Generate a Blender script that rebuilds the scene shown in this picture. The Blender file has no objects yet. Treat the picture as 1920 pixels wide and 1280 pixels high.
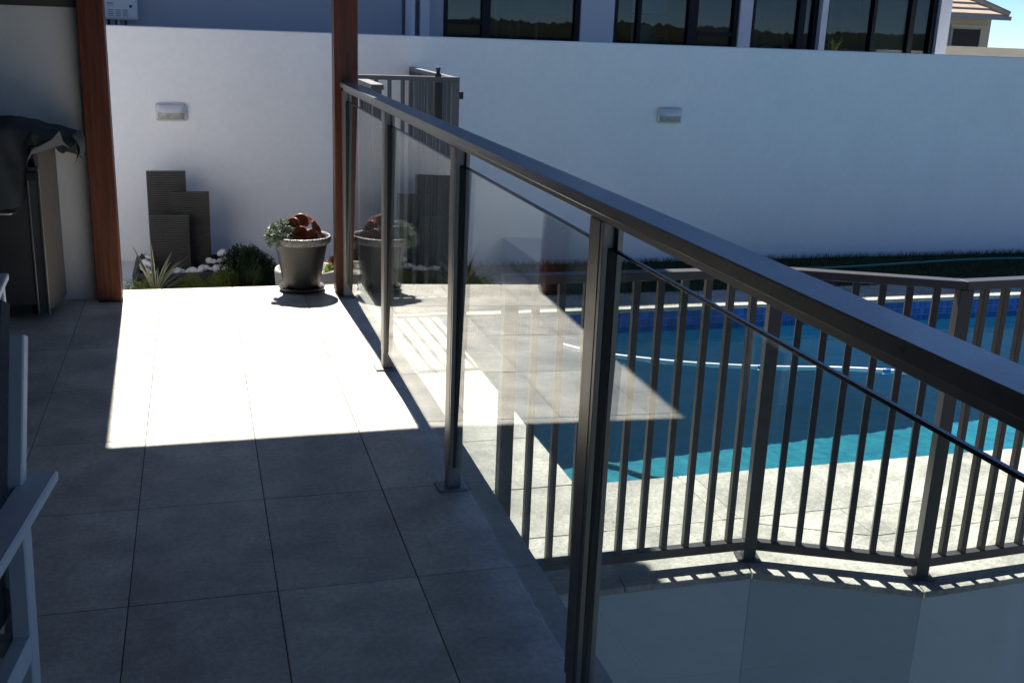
import bpy, bmesh, math, random
import numpy as np
from mathutils import Vector, Matrix
R = math.radians
random.seed(7); rng = np.random.default_rng(7)
S = bpy.context.scene
C = S.collection

# ------------------------------------------------------------------ camera
cam = bpy.data.cameras.new('camera'); cam.sensor_width = 36.0; cam.lens = 37.83
cam.clip_start = 0.05; cam.clip_end = 2000
co = bpy.data.objects.new('camera', cam); C.objects.link(co); S.camera = co
yaw, pitch, roll = .28907, .28418, .03896
f = Vector((math.sin(yaw)*math.cos(pitch), math.cos(yaw)*math.cos(pitch), -math.sin(pitch)))
r = Vector((math.cos(yaw), -math.sin(yaw), 0)); u = r.cross(f)
r2 = math.cos(roll)*r + math.sin(roll)*u; u2 = -math.sin(roll)*r + math.cos(roll)*u
M = Matrix((r2, u2, -f)).transposed().to_4x4(); M.translation = Vector((0, 0, 1.576))
co.matrix_world = M

# ------------------------------------------------------------------ sky and sun
EL, AZ = R(51), -0.033           # azimuth measured from +Y towards +X
W = bpy.data.worlds.new('World'); S.world = W; W.use_nodes = True
nt = W.node_tree; bg = nt.nodes['Background']
sky = nt.nodes.new('ShaderNodeTexSky'); sky.sky_type = 'NISHITA'; sky.sun_disc = False
sky.sun_elevation = EL; sky.sun_rotation = AZ; sky.altitude = 0; sky.air_density = .5; sky.dust_density = 0.0; sky.ozone_density = 8.0
nt.links.new(sky.outputs[0], bg.inputs[0]); bg.inputs[1].default_value = .062
sl = bpy.data.lights.new('sun', 'SUN'); sl.energy = 5.0; sl.angle = R(.53); sl.color = (1, .965, .91)
so = bpy.data.objects.new('sun', sl); C.objects.link(so)
sd = Vector((math.sin(AZ)*math.cos(EL), math.cos(AZ)*math.cos(EL), math.sin(EL)))
so.rotation_euler = (-sd).to_track_quat('-Z', 'Y').to_euler(); so.location = (0, 20, 25)
S.view_settings.view_transform = 'Standard'; S.view_settings.look = 'None'
S.view_settings.exposure = 1.3; S.view_settings.gamma = 1; S.view_settings.use_curve_mapping = False
S.cycles.max_bounces = 10; S.cycles.transparent_max_bounces = 24; S.cycles.sample_clamp_indirect = 6
S.cycles.use_denoising = True

# ------------------------------------------------------------------ materials
MATS = {}
def mat(name, col, rough=.6, metal=0., var=.12, vs=6., bump=0., bs=120., spec=.5, rnd=0., fine=0., col2=None, stretch=None):
    m = bpy.data.materials.new(name); m.use_nodes = True; MATS[name] = m
    t = m.node_tree; n = t.nodes; L = t.links; b = n['Principled BSDF']
    b.inputs['Roughness'].default_value = rough; b.inputs['Metallic'].default_value = metal
    b.inputs['Specular IOR Level'].default_value = spec
    geo = n.new('ShaderNodeNewGeometry')
    nz = n.new('ShaderNodeTexNoise'); nz.inputs['Scale'].default_value = vs; nz.inputs['Detail'].default_value = 6; nz.inputs['Roughness'].default_value = .62
    if stretch:
        mp = n.new('ShaderNodeMapping'); mp.inputs['Scale'].default_value = stretch; L.new(geo.outputs['Position'], mp.inputs['Vector']); L.new(mp.outputs[0], nz.inputs['Vector'])
    else: L.new(geo.outputs['Position'], nz.inputs['Vector'])
    mx = n.new('ShaderNodeMix'); mx.data_type = 'RGBA'
    c = Vector(col); a = c*(1-var); d = c*(1+var) if col2 is None else Vector(col2)
    mx.inputs[6].default_value = (*a, 1); mx.inputs[7].default_value = (*d, 1)
    mr = n.new('ShaderNodeMapRange'); mr.inputs['From Min'].default_value = .3; mr.inputs['From Max'].default_value = .7
    L.new(nz.outputs['Fac'], mr.inputs['Value']); L.new(mr.outputs[0], mx.inputs[0])
    out = mx.outputs[2]
    if fine:
        n2 = n.new('ShaderNodeTexNoise'); n2.inputs['Scale'].default_value = vs*14; n2.inputs['Detail'].default_value = 5
        L.new(geo.outputs['Position'], n2.inputs['Vector'])
        m2 = n.new('ShaderNodeMapRange'); m2.inputs['From Min'].default_value = .3; m2.inputs['From Max'].default_value = .7
        m2.inputs['To Min'].default_value = 1-fine; m2.inputs['To Max'].default_value = 1+fine
        L.new(n2.outputs['Fac'], m2.inputs['Value'])
        v = n.new('ShaderNodeVectorMath'); v.operation = 'SCALE'; L.new(out, v.inputs[0]); L.new(m2.outputs[0], v.inputs['Scale']); out = v.outputs[0]
    if rnd:
        oi = n.new('ShaderNodeObjectInfo'); m3 = n.new('ShaderNodeMapRange')
        m3.inputs['To Min'].default_value = 1-rnd; m3.inputs['To Max'].default_value = 1+rnd
        L.new(oi.outputs['Random'], m3.inputs['Value'])
        v = n.new('ShaderNodeVectorMath'); v.operation = 'SCALE'; L.new(out, v.inputs[0]); L.new(m3.outputs[0], v.inputs['Scale']); out = v.outputs[0]
    L.new(out, b.inputs['Base Color'])
    rr = n.new('ShaderNodeMapRange'); rr.inputs['To Min'].default_value = max(0, rough-.08); rr.inputs['To Max'].default_value = min(1, rough+.08)
    L.new(nz.outputs['Fac'], rr.inputs['Value']); L.new(rr.outputs[0], b.inputs['Roughness'])
    if bump:
        bn = n.new('ShaderNodeTexNoise'); bn.inputs['Scale'].default_value = bs; bn.inputs['Detail'].default_value = 4
        L.new(geo.outputs['Position'], bn.inputs['Vector'])
        bp = n.new('ShaderNodeBump'); bp.inputs['Strength'].default_value = bump; bp.inputs['Distance'].default_value = .01
        L.new(bn.outputs['Fac'], bp.inputs['Height']); L.new(bp.outputs[0], b.inputs['Normal'])
    return m

def glassy(name, ior, tint, bump=0., bs=5., rough=0., stretch=(1, 1, 1), scatter=None):
    m = bpy.data.materials.new(name); m.use_nodes = True; MATS[name] = m
    t = m.node_tree; n = t.nodes; L = t.links; n.remove(n['Principled BSDF'])
    fr = n.new('ShaderNodeFresnel'); gb_ = n.new('ShaderNodeNewGeometry'); io = n.new('ShaderNodeMapRange')
    io.inputs['To Min'].default_value = ior; io.inputs['To Max'].default_value = 1/ior   # same pane seen from either side
    L.new(gb_.outputs['Backfacing'], io.inputs['Value']); L.new(io.outputs[0], fr.inputs['IOR'])
    tr = n.new('ShaderNodeBsdfTransparent'); tr.inputs[0].default_value = (*tint, 1)
    gl = n.new('ShaderNodeBsdfGlossy'); gl.inputs['Roughness'].default_value = rough
    ms = n.new('ShaderNodeMixShader'); L.new(fr.outputs[0], ms.inputs[0]); L.new(tr.outputs[0], ms.inputs[1]); L.new(gl.outputs[0], ms.inputs[2])
    if scatter:       # light scattered back by the body of the water
        df = n.new('ShaderNodeBsdfDiffuse'); df.inputs[0].default_value = (*scatter[0], 1)
        m0 = n.new('ShaderNodeMixShader'); m0.inputs[0].default_value = scatter[1]
        L.new(tr.outputs[0], m0.inputs[1]); L.new(df.outputs[0], m0.inputs[2]); L.new(m0.outputs[0], ms.inputs[1])
    L.new(ms.outputs[0], n['Material Output'].inputs['Surface'])
    if bump:
        geo = n.new('ShaderNodeNewGeometry'); mp = n.new('ShaderNodeMapping'); mp.inputs['Scale'].default_value = stretch
        L.new(geo.outputs['Position'], mp.inputs['Vector'])
        bn = n.new('ShaderNodeTexNoise'); bn.inputs['Scale'].default_value = bs; bn.inputs['Detail'].default_value = 3
        L.new(mp.outputs[0], bn.inputs['Vector'])
        bp = n.new('ShaderNodeBump'); bp.inputs['Strength'].default_value = bump; bp.inputs['Distance'].default_value = .02
        L.new(bn.outputs['Fac'], bp.inputs['Height']); L.new(bp.outputs[0], gl.inputs['Normal']); L.new(bp.outputs[0], fr.inputs['Normal'])
    return m

mat('patio_stone', (.56, .52, .435), .45, var=.32, vs=4.0, bump=.15, bs=160, rnd=.09, fine=.16)
mat('grout', (.115, .108, .095), .85, var=.25, vs=9)
mat('deck_stone', (.37, .345, .295), .62, var=.40, vs=5.0, bump=.4, bs=70, rnd=.09, fine=.26)
mat('white_render', (.88, .875, .865), .85, var=.03, vs=1.6, bump=.35, bs=240, fine=.02)
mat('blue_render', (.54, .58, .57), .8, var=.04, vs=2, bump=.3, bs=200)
mat('pier_render', (.68, .68, .68), .85, var=.04, vs=2, bump=.3, bs=220)
mat('house_white', (.72, .71, .69), .8, var=.03, vs=2)
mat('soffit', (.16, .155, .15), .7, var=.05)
mat('unseen_dark_wall', (.09, .09, .09), .5, var=.1)
mat('neighbour_paint', (.36, .385, .43), .8, var=.03, vs=2)
mat('pillar_paint', (.55, .57, .60), .75, var=.03, vs=2)
mat('timber_brown', (.105, .029, .014), .45, var=.42, stretch=(1, 1, .04), vs=60, bump=.1, bs=60, spec=.4)
mat('charcoal_metal', (.24, .23, .22), .38, metal=.5, var=.06, vs=20, bump=.04, bs=400)
mat('rail_metal', (.175, .172, .168), .30, metal=0., spec=.9, var=.12, vs=9, bump=.05, bs=300, fine=.10)
mat('fence_metal', (.055, .050, .048), .36, metal=0., spec=.5, var=.06, vs=20, bump=.04, bs=300)
mat('gate_metal', (.10, .10, .105), .42, metal=.2, var=.06, vs=20)
mat('glass_edge', (.012, .022, .02), .25, var=.1)
mat('deck_grout', (.42, .39, .33), .9, var=.2)
mat('rubber', (.012, .012, .013), .6, var=.1)
mat('black_frame', (.010, .011, .014), .4, var=.1, spec=.15)
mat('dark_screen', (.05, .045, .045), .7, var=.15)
mat('soil', (.05, .037, .028), .95, var=.4, vs=20, bump=1, bs=60)
mat('terrain', (.08, .085, .075), .95, var=.3, vs=.3)
mat('path_stone', (.74, .74, .73), .8, var=.08, vs=5, bump=.2)
mat('grass_soil', (.03, .035, .016), .95, var=.3, vs=14)
mat('grass_blade', (.045, .075, .02), .7, var=.4, vs=8)
mat('pool_plaster', (.011, .17, .29), .6, var=.40, vs=12, bump=.2, bs=30, fine=.4, col2=(.028, .24, .205))  # fine mottling imitates caustic light on the floor
mat('pool_wall_shade', (.009, .16, .31), .5, var=.2, vs=9, fine=.25)  # far wall coloured bluer to carry the tone of shaded water
mat('pool_tile', (.026, .085, .36), .2, var=.25, vs=9, rnd=.22)
mat('tile_grout', (.42, .46, .50), .8, var=.1)
mat('slate', (.050, .048, .046), .7, var=.2, vs=10, bump=.5, bs=50, fine=.15)
mat('trough', (.05, .049, .05), .6, var=.2, vs=8, bump=.3)
mat('white_stone', (.74, .72, .68), .7, var=.1, vs=12, bump=.3, bs=40)
mat('pot_glaze', (.025, .024, .023), .38, var=.2, vs=20, bump=.25, bs=90, fine=.2)
mat('rim_glaze', (.19, .185, .18), .35, var=.7, vs=55, bump=.9, bs=130)
mat('concrete', (.42, .40, .36), .85, var=.2, vs=12, bump=.5, bs=60, fine=.1)
mat('red_leaf', (.20, .026, .016), .38, var=.35, vs=18, col2=(.13, .075, .02), rnd=.35)
mat('leaf_edge', (.62, .10, .07), .4, var=.2, vs=30)
mat('grey_leaf', (.30, .37, .27), .5, var=.25, vs=30)
mat('lime_leaf', (.20, .24, .035), .55, var=.35, vs=30, rnd=.2)
mat('bush_leaf', (.035, .065, .02), .5, var=.4, vs=14)
mat('moss_leaf', (.17, .23, .03), .7, var=.4, vs=14)
mat('strap_green', (.09, .13, .05), .5, var=.25, vs=30, rnd=.15)
mat('strap_cream', (.52, .50, .28), .5, var=.15, vs=30)
mat('dry_leaf', (.20, .13, .09), .8, var=.3, vs=20)
mat('chair_white', (.55, .57, .59), .5, var=.05, vs=12)
mat('cushion', (.028, .032, .045), .9, var=.2, vs=18, bump=.5, bs=400)
mat('stainless', (.32, .31, .30), .32, metal=.9, var=.1, vs=30)
mat('bbq_dark', (.10, .095, .09), .38, metal=.5, var=.15, vs=5)
mat('bbq_side', (.125, .11, .10), .5, metal=.2, var=.08, vs=8)
mat('cover_cloth', (.055, .062, .062), .85, var=.2, vs=12, bump=.4, bs=300)
mat('cover_lining', (.26, .26, .26), .8, var=.1)
mat('lamp_plastic', (.66, .66, .66), .4, var=.04)
mat('lamp_lens', (.40, .39, .36), .25, var=.25, vs=60)
mat('heater_white', (.62, .64, .64), .5, var=.03)
mat('heater_slot', (.22, .24, .25), .6)
mat('mark_red', (.40, .05, .06), .6)
mat('mark_grey', (.2, .22, .23), .6)
mat('copper', (.25, .13, .08), .4, metal=.7)
mat('curtain', (.05, .06, .055), .9, var=.15, vs=12)
mat('blind', (.13, .21, .21), .9, var=.05)
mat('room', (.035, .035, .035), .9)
mat('roof_tile', (.40, .31, .235), .8, var=.18, vs=3, rnd=.1)
mat('cream_wall', (.52, .46, .34), .85, var=.04)
mat('fascia', (.28, .28, .28), .6)
mat('beige_wall', (.34, .31, .24), .85, var=.06)
mat('red_roof', (.5, .09, .04), .8, var=.1)
mat('hose_white', (.80, .82, .86), .4, var=.03)
mat('hose_blue', (.06, .25, .60), .4)
mat('hose_teal', (.03, .20, .16), .45)
mat('hose_dark', (.03, .10, .06), .6)
def translucent(name, k):
    t = MATS[name].node_tree; n = t.nodes; L = t.links; b = n['Principled BSDF']
    tr = n.new('ShaderNodeBsdfTranslucent'); ms = n.new('ShaderNodeMixShader'); ms.inputs[0].default_value = k
    src = b.inputs['Base Color'].links[0].from_socket; L.new(src, tr.inputs[0])
    L.new(b.outputs[0], ms.inputs[1]); L.new(tr.outputs[0], ms.inputs[2]); L.new(ms.outputs[0], n['Material Output'].inputs['Surface'])
for nm in ('red_leaf', 'lime_leaf', 'grey_leaf', 'bush_leaf', 'moss_leaf', 'grass_blade', 'leaf_edge'): translucent(nm, .28)
glassy('clear_glass', 1.62, (.92, .962, .95))
glassy('window_glass', 1.42, (.66, .77, .78), rough=.01)
glassy('water', 1.33, (.50, .82, .90), bump=.3, bs=5.5, stretch=(1, 1.6, 1), scatter=((.02, .24, .50), .055))
# pool floor: mosaic tones, with caustic light mottling painted into the plaster colour
# ------------------------------------------------------------------ helpers
ORI = {}
def tag(o, label=None, cat=None, group=None, kind=None):
    if label: o['label'] = label
    if cat: o['category'] = cat
    if group: o['group'] = group
    if kind: o['kind'] = kind
    return o
def thing(name, loc, label, cat, group=None):
    o = bpy.data.objects.new(name, None); C.objects.link(o); o.location = loc; o.empty_display_size = .1
    ORI[o] = Vector(loc); return tag(o, label, cat, group)
def link(name, me, parent=None):
    o = bpy.data.objects.new(name, me); C.objects.link(o)
    if parent is not None:
        o.parent = parent; ORI[o] = ORI[parent]
    else: ORI[o] = Vector((0, 0, 0))
    return o
def bmo(name, bm, m, parent=None, smooth=False):
    off = ORI[parent] if parent is not None else Vector((0, 0, 0))
    if off.length: bmesh.ops.translate(bm, verts=bm.verts, vec=-off)
    bmesh.ops.recalc_face_normals(bm, faces=bm.faces)
    me = bpy.data.meshes.new(name); bm.to_mesh(me); bm.free()
    me.materials.append(MATS[m])
    if smooth:
        for p in me.polygons: p.use_smooth = True
    return link(name, me, parent)
def pyo(name, v, fc, m, parent=None, smooth=False):
    off = ORI[parent] if parent is not None else Vector((0, 0, 0))
    me = bpy.data.meshes.new(name); me.from_pydata([tuple(Vector(p)-off) for p in v], [], fc); me.materials.append(MATS[m])
    if smooth:
        for p in me.polygons: p.use_smooth = True
    return link(name, me, parent)
def addbox(bm, x0, x1, y0, y1, z0, z1, bev=0., T=None):
    g = bmesh.ops.create_cube(bm, size=1.0); vs = g['verts']
    for v in vs:
        v.co = Vector((x0+(v.co.x+.5)*(x1-x0), y0+(v.co.y+.5)*(y1-y0), z0+(v.co.z+.5)*(z1-z0)))
    if bev:
        es = list({e for v in vs for e in v.link_edges})
        g = bmesh.ops.bevel(bm, geom=es, offset=bev, segments=1, affect='EDGES', profile=.5)
        vs = list({v for f_ in g['faces'] for v in f_.verts})
    return vs
def box(name, x0, x1, y0, y1, z0, z1, m, parent=None, bev=.0):
    bm = bmesh.new(); addbox(bm, x0, x1, y0, y1, z0, z1, bev); return bmo(name, bm, m, parent)
def prism(name, poly, z0, z1, m, parent=None, bev=0.):
    bm = bmesh.new(); n = len(poly)
    a = [bm.verts.new((p[0], p[1], z0)) for p in poly]; b = [bm.verts.new((p[0], p[1], z1)) for p in poly]
    bm.faces.new(a); bm.faces.new(b)
    for i in range(n): bm.faces.new((a[i], a[(i+1) % n], b[(i+1) % n], b[i]))
    if bev:
        es = [e for e in bm.edges if all(v in b for v in e.verts)]
        bmesh.ops.bevel(bm, geom=es, offset=bev, segments=1, affect='EDGES', profile=.5)
    return bmo(name, bm, m, parent)
def lathe(name, prof, c, m, parent=None, n=40, smooth=True, cap=False):
    v = []; fc = []
    for (rad, z) in prof:
        for i in range(n):
            a = 2*math.pi*i/n; v.append((c[0]+rad*math.cos(a), c[1]+rad*math.sin(a), c[2]+z))
    for j in range(len(prof)-1):
        for i in range(n): fc.append((j*n+i, j*n+(i+1) % n, (j+1)*n+(i+1) % n, (j+1)*n+i))
    if cap: fc.append(tuple(range((len(prof)-1)*n, len(prof)*n))); fc.append(tuple(reversed(range(n))))
    return pyo(name, v, fc, m, parent, smooth)
def tube(name, pts, rad, m, parent=None, n=8, smooth=True):
    pts = [Vector(p) for p in pts]; v = []; fc = []
    for i, p in enumerate(pts):
        t = (pts[min(i+1, len(pts)-1)]-pts[max(i-1, 0)]).normalized()
        s = t.cross(Vector((0, 0, 1)));
        if s.length < 1e-3: s = Vector((1, 0, 0))
        s.normalize(); w = s.cross(t).normalized()
        rr = rad[i] if isinstance(rad, (list, tuple)) else rad
        for k in range(n):
            a = 2*math.pi*k/n; v.append(p+rr*(math.cos(a)*s+math.sin(a)*w))
    for i in range(len(pts)-1):
        for k in range(n): fc.append((i*n+k, i*n+(k+1) % n, (i+1)*n+(k+1) % n, (i+1)*n+k))
    fc.append(tuple(reversed(range(n)))); fc.append(tuple(range((len(pts)-1)*n, len(pts)*n)))
    return pyo(name, v, fc, m, parent, smooth)
def smooth_pts(P, k=6):
    P = [Vector(p) for p in P]; out = []
    for i in range(len(P)-1):
        a = P[max(i-1, 0)]; b = P[i]; c = P[i+1]; d = P[min(i+2, len(P)-1)]
        for j in range(k):
            t = j/k; out.append(.5*((2*b)+(c-a)*t+(2*a-5*b+4*c-d)*t*t+(3*b-a-3*c+d)*t**3))
    out.append(P[-1]); return out
def clip(poly, a, b):
    """keep the part of poly left of the line a->b"""
    out = []; n = len(poly)
    sd_ = lambda p: (b[0]-a[0])*(p[1]-a[1])-(b[1]-a[1])*(p[0]-a[0])
    for i in range(n):
        p, q = poly[i], poly[(i+1) % n]; sp, sq = sd_(p), sd_(q)
        if sp >= 0: out.append(p)
        if (sp > 0) != (sq > 0) and abs(sp-sq) > 1e-12:
            t = sp/(sp-sq); out.append((p[0]+t*(q[0]-p[0]), p[1]+t*(q[1]-p[1])))
    return out
def area(p): return abs(sum(p[i][0]*p[(i+1) % len(p)][1]-p[(i+1) % len(p)][0]*p[i][1] for i in range(len(p))))/2

# ------------------------------------------------------------------ ground, patio floor
g = pyo('terrain', [(-400, -400, -2.3), (400, -400, -2.3), (400, 400, -2.3), (-400, 400, -2.3)], [(0, 1, 2, 3)], 'terrain'); tag(g, kind='structure')
patio = box('patio_floor', -2.9, .944, -2.9, 6.549, -2.29, -.0018, 'grout'); tag(patio, kind='structure')
box('slab_face', .9445, .9525, -2.9, 6.4, -2.28, -.013, 'pier_render', patio)
TW, TL, X0, Y0 = .406, .6356, -.237, 6.0021
xs = [X0+TW*k for k in range(-6, 3)]+[.955]
ys = [6.560]+[Y0-TL*k for k in range(0, 11)]
cache = {}
J = .0017
for i in range(len(xs)-1):
    for j in range(len(ys)-1):
        wx = xs[i+1]-xs[i]-2*J; wy = ys[j]-ys[j+1]-2*J
        key = (round(wx, 3), round(wy, 3))
        if key not in cache:
            bm = bmesh.new(); addbox(bm, -wx/2, wx/2, -wy/2, wy/2, -.012, 0, .001)
            bmesh.ops.recalc_face_normals(bm, faces=bm.faces)
            me = bpy.data.meshes.new('tile'); bm.to_mesh(me); bm.free(); me.materials.append(MATS['patio_stone']); cache[key] = me
        o = link('tile', cache[key], patio)
        o.location = ((xs[i]+xs[i+1])/2, (ys[j]+ys[j+1])/2, random.uniform(-.0004, .0004))

# ------------------------------------------------------------------ pool deck, retaining wall, pool
ZD = -.45
PX, PY0, PY1, PXR = 1.60, 4.31, 7.37, 9.5
E1, E2, E3 = (2.03, 3.385), (2.62, 3.105), (9.5, 3.40)
deck = prism('pool_deck', [(.954, 3.46), (2.06, 3.46), (PX+.4, PY0-.005), (.954, PY0-.005)], ZD-.12, ZD-.0028, 'deck_grout'); tag(deck, kind='structure')
def deckpiece(poly): prism('deck_slab', poly, ZD-.12, ZD-.0028, 'deck_grout', deck)
deckpiece([(2.061, 3.46), (2.65, 3.18), (9.5, 3.47), (9.5, PY0-.005), (2.001, PY0-.005)])
deckpiece([(.954, PY0-.004), (PX-.01, PY0-.004), (PX-.01, 7.86), (.954, 7.86)])
deckpiece([(PX-.009, PY1+.01), (9.5, PY1+.01), (9.5, 7.86), (PX-.009, 7.86)])
def dtile(poly, z=0.):
    if len(poly) < 3 or area(poly) < .002: return
    # pull the edges in for the joint
    cx = sum(p[0] for p in poly)/len(poly); cy = sum(p[1] for p in poly)/len(poly)
    q = []
    for p in poly:
        d = Vector((cx-p[0], cy-p[1])); l = d.length; q.append((p[0]+d.x/l*.0035, p[1]+d.y/l*.0035))
    prism('paver', q, ZD-.028, ZD+random.uniform(-.0012, .0012), 'deck_stone', deck, bev=.002)
# border row following the deck's edge
def offs(p, q, d):
    v = Vector((q[0]-p[0], q[1]-p[1])).normalized(); n = Vector((-v.y, v.x)); return Vector((p[0], p[1]))+n*d, Vector((q[0], q[1]))+n*d
BD = .46
def isect(a, b, c, d):
    x1, y1, x2, y2, x3, y3, x4, y4 = *a, *b, *c, *d
    D = (x1-x2)*(y3-y4)-(y1-y2)*(x3-x4)
    return (((x1*y2-y1*x2)*(x3-x4)-(x1-x2)*(x3*y4-y3*x4))/D, ((x1*y2-y1*x2)*(y3-y4)-(y1-y2)*(x3*y4-y3*x4))/D)
e0 = (.954, 3.385)
A0, A1 = offs(e0, E1, BD); B0, B1 = offs(E1, E2, BD); D0, D1 = offs(E2, E3, BD)
I1 = isect(A0, A1, B0, B1); I2 = isect(B0, B1, D0, D1)
def lerp(a, b, t): return (a[0]+(b[0]-a[0])*t, a[1]+(b[1]-a[1])*t)
for (p, q, pi, qi, n) in ((e0, E1, tuple(A0), I1, 2), (E1, E2, I1, I2, 1), (E2, E3, I2, tuple(D1), 11)):
    for k in range(n):
        dtile([lerp(p, q, k/n), lerp(p, q, (k+1)/n), lerp(pi, qi, (k+1)/n), lerp(pi, qi, k/n)])
# grid pavers between the border and the water
cols = [.954, 1.19]+[PX+.61*k for k in range(0, 14)]
def gridclip(x0, x1, y0, y1):
    for (lo, hi, a, b) in ((-9, I1[0], tuple(A0), I1), (I1[0], I2[0], I1, I2), (I2[0], 99, I2, tuple(D1))):
        a_, b_ = max(x0, lo), min(x1, hi)
        if b_-a_ < .01: continue
        yield [(a_, y0), (b_, y0), (b_, y1), (a_, y1)], a, b
for i in range(len(cols)-1):
    x0, x1 = cols[i], min(cols[i+1], 9.5)
    if x1 <= x0: continue
    for (y0, y1) in ((3.0, 3.8451), (3.8451, PY0+.02)):
        ps = [clip(P, a, b) for P, a, b in gridclip(x0, x1, y0, y1)]
        ps = [p for p in ps if len(p) > 2 and area(p) > .002]
        for p in ps: dtile(p)
for k in range(5):
    y0, y1 = PY0+.02+k*.61, PY0+.02+(k+1)*.61
    dtile([(.954, y0), (1.19, y0), (1.19, y1), (.954, y1)]); dtile([(1.19, y0), (PX+.02, y0), (PX+.02, y1), (1.19, y1)])
for k in range(14):
    x0, x1 = .954+k*.61, min(.954+(k+1)*.61, 9.5)
    dtile([(x0, PY1-.012), (x1, PY1-.012), (x1, 7.77), (x0, 7.77)])
# pool shell
pool = thing('pool_basin', (5.5, 5.8, -1.5), 'long rectangular swimming pool basin lined in blue green plaster', 'pool')
FZ = lambda x: -1.40+.030*(x-2)
nx, ny = 260, 60; v = []; fc = []
for j in range(ny+1):
    for i in range(nx+1):
        x = PX+(PXR-PX)*i/nx; y = PY0+(PY1-PY0)*j/ny
        w_ = .002*math.sin(x*7.1+y*3)+.003*math.sin(x*19.7-y*5.1)+.004*math.sin(x*47+y*17)+.002*math.sin(x*83-y*29)
        v.append((x, y, FZ(x)+.6*w_))
for j in range(ny):
    for i in range(nx): a = j*(nx+1)+i; fc.append((a, a+1, a+nx+2, a+nx+1))
pyo('floor', v, fc, 'pool_plaster', pool, True)
ZC = ZD-.030
pyo('side_wall', [(PX, PY1, ZC-.165), (PXR, PY1, ZC-.165), (PXR, PY1, -1.7), (PX, PY1, -1.7)], [(0, 1, 2, 3)], 'pool_wall_shade', pool)
pyo('side_wall', [(PX, PY0, ZC), (PXR, PY0, ZC), (PXR, PY0, -1.7), (PX, PY0, -1.7)], [(0, 1, 2, 3)], 'pool_plaster', pool)
pyo('side_wall', [(PX, PY0, ZC), (PX, PY1, ZC), (PX, PY1, -1.7), (PX, PY0, -1.7)], [(0, 1, 2, 3)], 'pool_plaster', pool)
pyo('side_wall', [(PXR, PY0, ZC), (PXR, PY1, ZC), (PXR, PY1, -1.7), (PXR, PY0, -1.7)], [(0, 1, 2, 3)], 'pool_plaster', pool)
band = box('tile_band', PX, PXR, PY1+.001, PY1+.009, ZC-.164, ZC, 'tile_grout', pool)
TP = .054; bm = bmesh.new(); addbox(bm, -.0252, .0252, -.004, .004, -.0252, .0252, .0012); bmesh.ops.recalc_face_normals(bm, faces=bm.faces)
tm = bpy.data.meshes.new('mosaic_tile'); bm.to_mesh(tm); bm.free(); tm.materials.append(MATS['pool_tile'])
for i in range(95):
    for j in range(3):
        o = link('mosaic_tile', tm, band); o.location = Vector((PX+.03+TP*i, PY1-.001, ZC-.028-TP*j))-ORI[pool]
bm = bmesh.new()
x = PX+.03+TP*95
while x < PXR-.03:
    for j in range(3): addbox(bm, x-.0252, x+.0252, PY1-.005, PY1+.003, ZC-.028-TP*j-.0252, ZC-.028-TP*j+.0252)
    x += TP
o = bmo('mosaic_tiles', bm, 'pool_tile', band); o['kind'] = 'stuff'
ZW = -.602
o = pyo('water', [(PX, PY0, ZW), (PXR, PY0, ZW), (PXR, PY1, ZW), (PX, PY1, ZW)], [(0, 1, 2, 3)], 'water'); tag(o, kind='structure')
# retaining wall under the deck
rw = thing('retaining_wall', (2.3, 3.4, -2.3), 'pale rendered angled retaining wall under the sunlit pool deck', 'wall')
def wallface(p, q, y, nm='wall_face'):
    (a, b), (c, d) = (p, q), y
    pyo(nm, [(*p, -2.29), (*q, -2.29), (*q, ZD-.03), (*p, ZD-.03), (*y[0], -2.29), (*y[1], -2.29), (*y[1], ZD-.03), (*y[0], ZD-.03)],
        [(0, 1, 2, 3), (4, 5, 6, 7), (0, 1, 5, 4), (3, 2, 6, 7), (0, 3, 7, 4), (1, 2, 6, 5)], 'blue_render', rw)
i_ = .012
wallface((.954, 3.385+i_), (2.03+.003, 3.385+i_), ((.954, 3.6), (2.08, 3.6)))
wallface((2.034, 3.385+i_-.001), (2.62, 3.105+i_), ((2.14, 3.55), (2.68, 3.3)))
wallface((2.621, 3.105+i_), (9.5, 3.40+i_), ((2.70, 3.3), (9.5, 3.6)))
# strip of ground behind the pool, grass
gs = box('garden_ground', .954, 13, 7.861, 9.05, -1.2, ZD-.02, 'grass_soil'); tag(gs, kind='structure')
n = 26000; P = np.empty((n, 2)); P[:, 0] = rng.uniform(1.7, 9.5, n); P[:, 1] = rng.uniform(7.80, 9.04, n)
h = rng.uniform(.03, .075, n); a = rng.uniform(0, 6.283, n); w_ = rng.uniform(.002, .004, n); l = rng.normal(0, .025, (n, 2))
V = np.empty((n*3, 3)); zb = ZD-.02
V[0::3] = np.c_[P[:, 0]-w_*np.cos(a), P[:, 1]-w_*np.sin(a), np.full(n, zb)]
V[1::3] = np.c_[P[:, 0]+w_*np.cos(a), P[:, 1]+w_*np.sin(a), np.full(n, zb)]
V[2::3] = np.c_[P+l, zb+h]
me = bpy.data.meshes.new('grass'); me.from_pydata(V.tolist(), [], [(3*i, 3*i+1, 3*i+2) for i in range(n)]); me.materials.append(MATS['grass_blade'])
o = link('grass', me); tag(o, 'dark shaded lawn strip between the pool and the white wall', 'grass', kind='stuff')
# bed and path at the left, passage behind the wall
gb = box('garden_bed', -.46, .953, 6.551, 9.05, -1.2, -.5, 'soil'); tag(gb, kind='structure')
gp = box('path', -3.2, -.475, 6.5505, 9.05, -1.2, -.36, 'path_stone'); tag(gp, kind='structure')
box('edging', -.474, -.461, 6.5505, 9.045, -1.2, -.30, 'trough', gp)
box('step', -3.2, -.95, 7.9, 9.045, -.359, -.16, 'path_stone', gp, .008)
ps = box('passage_ground', -8, 13, 9.26, 16, -1.2, -.6, 'path_stone'); tag(ps, kind='structure')

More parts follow.
